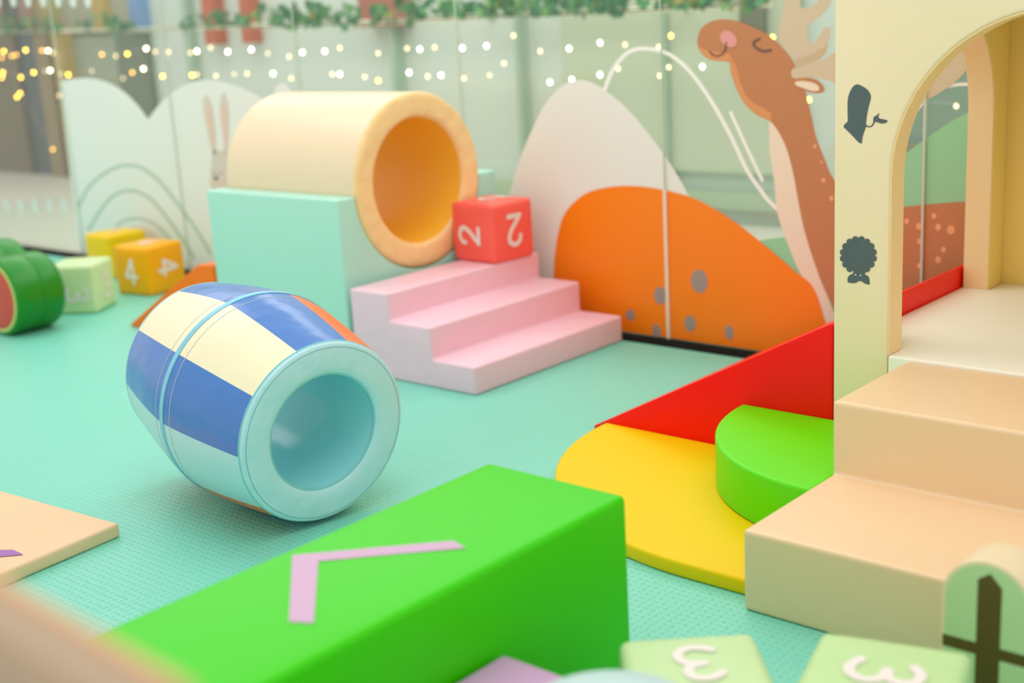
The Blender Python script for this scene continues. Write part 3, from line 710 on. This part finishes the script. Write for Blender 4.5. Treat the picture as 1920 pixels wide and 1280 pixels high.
# slide, quarter step, landing mat
rd = vinyl('red', (252, 16, 0), 0.33, 0.06, 4.0, 0.25)
sl = prism([(-2.60, 0.0), (-2.60, 0.020), (-1.732, 0.472), (-1.724, 0.472), (-1.724, 0.0)], 'Y', 3.312, 4.335, 0.007, 3, 25)
tag(obj('foam_slide', sl, rd), 'red foam slide descending from the side arch of the playhouse', 'slide')
ym = vinyl('yellow', (238, 202, 0), 0.42, 0.06, 5.0, 0.18)
n = 40
ymp = [(-1.503, 3.309), (-2.545, 3.309)] + [(-1.70-0.845*math.cos(PI/2*k/n), 3.309-0.80*math.sin(PI/2*k/n)) for k in range(1, n+1)] + [(-1.503, 2.509)]
tag(obj('landing_mat', prism(ymp, 'Z', 0, 0.042, 0.010, 3, 40), ym), 'yellow quarter-round landing mat at the foot of the red slide', 'mat')
gq = vinyl('lime', (98, 222, 0), 0.36, 0.05, 4.0, 0.3)
qp = [(-1.503, 3.309), (-2.020, 3.309)] + [(-1.503-0.517*math.cos(PI/2*k/n), 3.309-0.530*math.sin(PI/2*k/n)) for k in range(1, n+1)]
tag(obj('corner_step', prism(qp, 'Z', 0.0425, 0.190, 0.010, 3, 40), gq), 'lime green quarter-round foam step between slide and peach stairs', 'foam step')

# ------------------------------------------------------------------ peach mat, melons, fence, foreground
yw = math.radians(5.5); W, D = 1.1, 0.8
c = Vector((-3.181, 1.858)); x, y = c.x-(math.cos(yw)*W/2-math.sin(yw)*D/2), c.y-(math.sin(yw)*W/2+math.cos(yw)*D/2)
t = thing('floor_mat', 'flat peach foam mat lying on the mint floor at left', 'mat', (x, y, 0), yw)
obj('body', soft_box(W, D, 0.042, 0.008, 0.002), vinyl('peach_mat', (240, 200, 158), 0.44), t, world=False, angle=70)
bm = bmesh.new()
ap = [onz(u, v, 0.0447) for u, v in ((-60, 1032), (24, 1030), (44, 1039), (-10, 1044), (-30, 1110), (-70, 1110))]
bm.faces.new([bm.verts.new(p) for p in ap])
obj('arrow', bm, mat('print_violet', (160, 104, 176), 0.5), t, smooth=False)

def melon(x, y, yaw, label, L=0.27, R=0.187):
    t = thing('watermelon_roll', label, 'soft toy', (x, y, 0), yaw, 'watermelon foam rolls')
    o = Vector((0, 0, R)); ax = Vector((0, 1, 0))
    b = 0.035
    def half(s0, s1, b0, b1):
        pr = []
        for k in range(7):
            q = PI/2*k/6; pr.append((s0+b0*(1-math.sin(q)), R-b0*(1-math.cos(q))) if False else (s0+b0*(1-math.cos(q)), R-b0+b0*math.sin(q)))
        for k in range(7):
            q = PI/2*k/6; pr.append((s1-b1*(1-math.sin(PI/2-q)) if False else s1-b1+b1*math.sin(q), R-b1+b1*math.cos(q)))
        return pr
    pr = half(0.0, L*0.52, 0.016, 0.004) + half(L*0.52, L, 0.004, 0.045) + [(L, 0.0)]
    obj('rind', lathe(pr, 64, ax, o), vinyl('melon_green', (10, 132, 20), 0.34, 0.10, 9.0), t, world=False)
    obj('pale_rim', lathe([(-0.001, R-0.016), (-0.005, R-0.022), (-0.003, R-0.034)], 64, ax, o), vinyl('melon_rim', (186, 208, 110), 0.45, 0.05), t, world=False)
    obj('flesh', lathe([(-0.003, R-0.034), (-0.008, R-0.06), (-0.008, 0.0)], 64, ax, o), vinyl('melon_red', (214, 74, 58), 0.5, 0.10, 9.0), t, world=False)
melon(-5.925, 2.985, math.radians(2), 'green foam watermelon roll with red face beside the pale green cube')
melon(-6.46, 3.13, math.radians(2), 'green foam watermelon roll behind the nearer one at the far left')

FYC = 2.20
fm = vinyl('fence_green', (182, 214, 156), 0.42, 0.08, 6.0)
fr, fcx, fsp = 0.085, -0.834, 0.290
out = [(fcx-fr, 0.0)]
for j in range(3):
    c_ = fcx+j*2*fr
    out += [(c_-fr*math.cos(PI*k/20), fsp+fr*math.sin(PI*k/20)) for k in range(21)][(0 if j == 0 else 1):]
out += [(fcx+5*fr, 0.0)]
t = thing('fence_panel', 'pale green round-topped foam fence with brown pickets at right front', 'fence', (fcx+2*fr, FYC+0.05, 0))
obj('panel', prism(out, 'Y', FYC, FYC+0.10, 0.009, 3, 40), vinyl('fence_cream', (236, 216, 178), 0.42, 0.08, 6.0), t)
inn = [(fcx-fr+0.007, 0.004)]
for j in range(3):
    c_ = fcx+j*2*fr; rr = fr-0.007
    inn += [(c_-rr*math.cos(PI*k/20), fsp+rr*math.sin(PI*k/20)) for k in range(21)]
inn += [(fcx+5*fr-0.007, 0.004)]
obj('green_face', prism(inn, 'Y', FYC-0.0009, FYC+0.0006), fm, t, smooth=False)
bk = mat('print_bark', (84, 70, 12), 0.5)
for j in range(3):
    c_ = fcx+j*2*fr+0.005
    bm = bmesh.new(); hw = 0.0225
    bm.faces.new([bm.verts.new((p[0], FYC-0.0014, p[1])) for p in [(c_-hw, 0.004), (c_+hw, 0.004), (c_+hw, 0.330), (c_, 0.354), (c_-hw, 0.338)]])
    obj('picket_print', bm, bk, t, smooth=False)
for z in (0.198, 0.075):
    bm = bmesh.new()
    bm.faces.new([bm.verts.new((p[0], FYC-0.0010, p[1])) for p in [(fcx-fr+0.004, z-0.011), (fcx+5*fr-0.004, z-0.011), (fcx+5*fr-0.004, z+0.013), (fcx-fr+0.004, z+0.013)]])
    obj('rail_print', bm, bk, t, smooth=False)

stp = thing('foam_stool', 'pale blue round foam stool top at the bottom edge', 'stool', (-1.062, 1.362, 0))
obj('seat', lathe([(0.30, 0.0), (0.30, 0.120), (0.306, 0.130), (0.375, 0.136), (0.392, 0.130), (0.400, 0.115), (0.403, 0.06), (0.403, 0.0)], 64, Vector((0, 0, 1)), Vector((-1.062, 1.362, 0))), vinyl('pale_blue', (186, 216, 214), 0.4), stp)
obj('base', lathe([(0.0, 0.0), (0.0, 0.118), (0.012, 0.128), (0.285, 0.128), (0.30, 0.120)], 64, Vector((0, 0, 1)), Vector((-1.062, 1.362, 0))), vinyl('pale_blue_base', (170, 204, 206), 0.4), stp)

A, B = onz(-120, 1022, 1.03), onz(350, 1290, 1.03)
d = (B-A).normalized(); nrm = Vector((d.y, -d.x, 0))
if nrm.dot(Vector((0, -1, 0))) < 0: nrm = -nrm
fg = [(A.x, A.y), (B.x, B.y), ((B+nrm*0.045).x, (B+nrm*0.045).y), ((A+nrm*0.045).x, (A+nrm*0.045).y)]
pt = thing('padded_partition', 'blurred beige padded partition close to the camera at lower left', 'partition', ((A.x+B.x)/2, (A.y+B.y)/2-0.05, 0))
obj('padding', prism(fg, 'Z', 0, 1.03, 0.015, 4), mat('beige_padding', (176, 152, 124), 0.6, 0.1, 8.0), pt)
obj('piping', tube([A.lerp(B, k/8)+Vector((0, 0, -0.004)) for k in range(9)], 0.006), mat('orange_piping', (230, 180, 132), 0.5), pt)
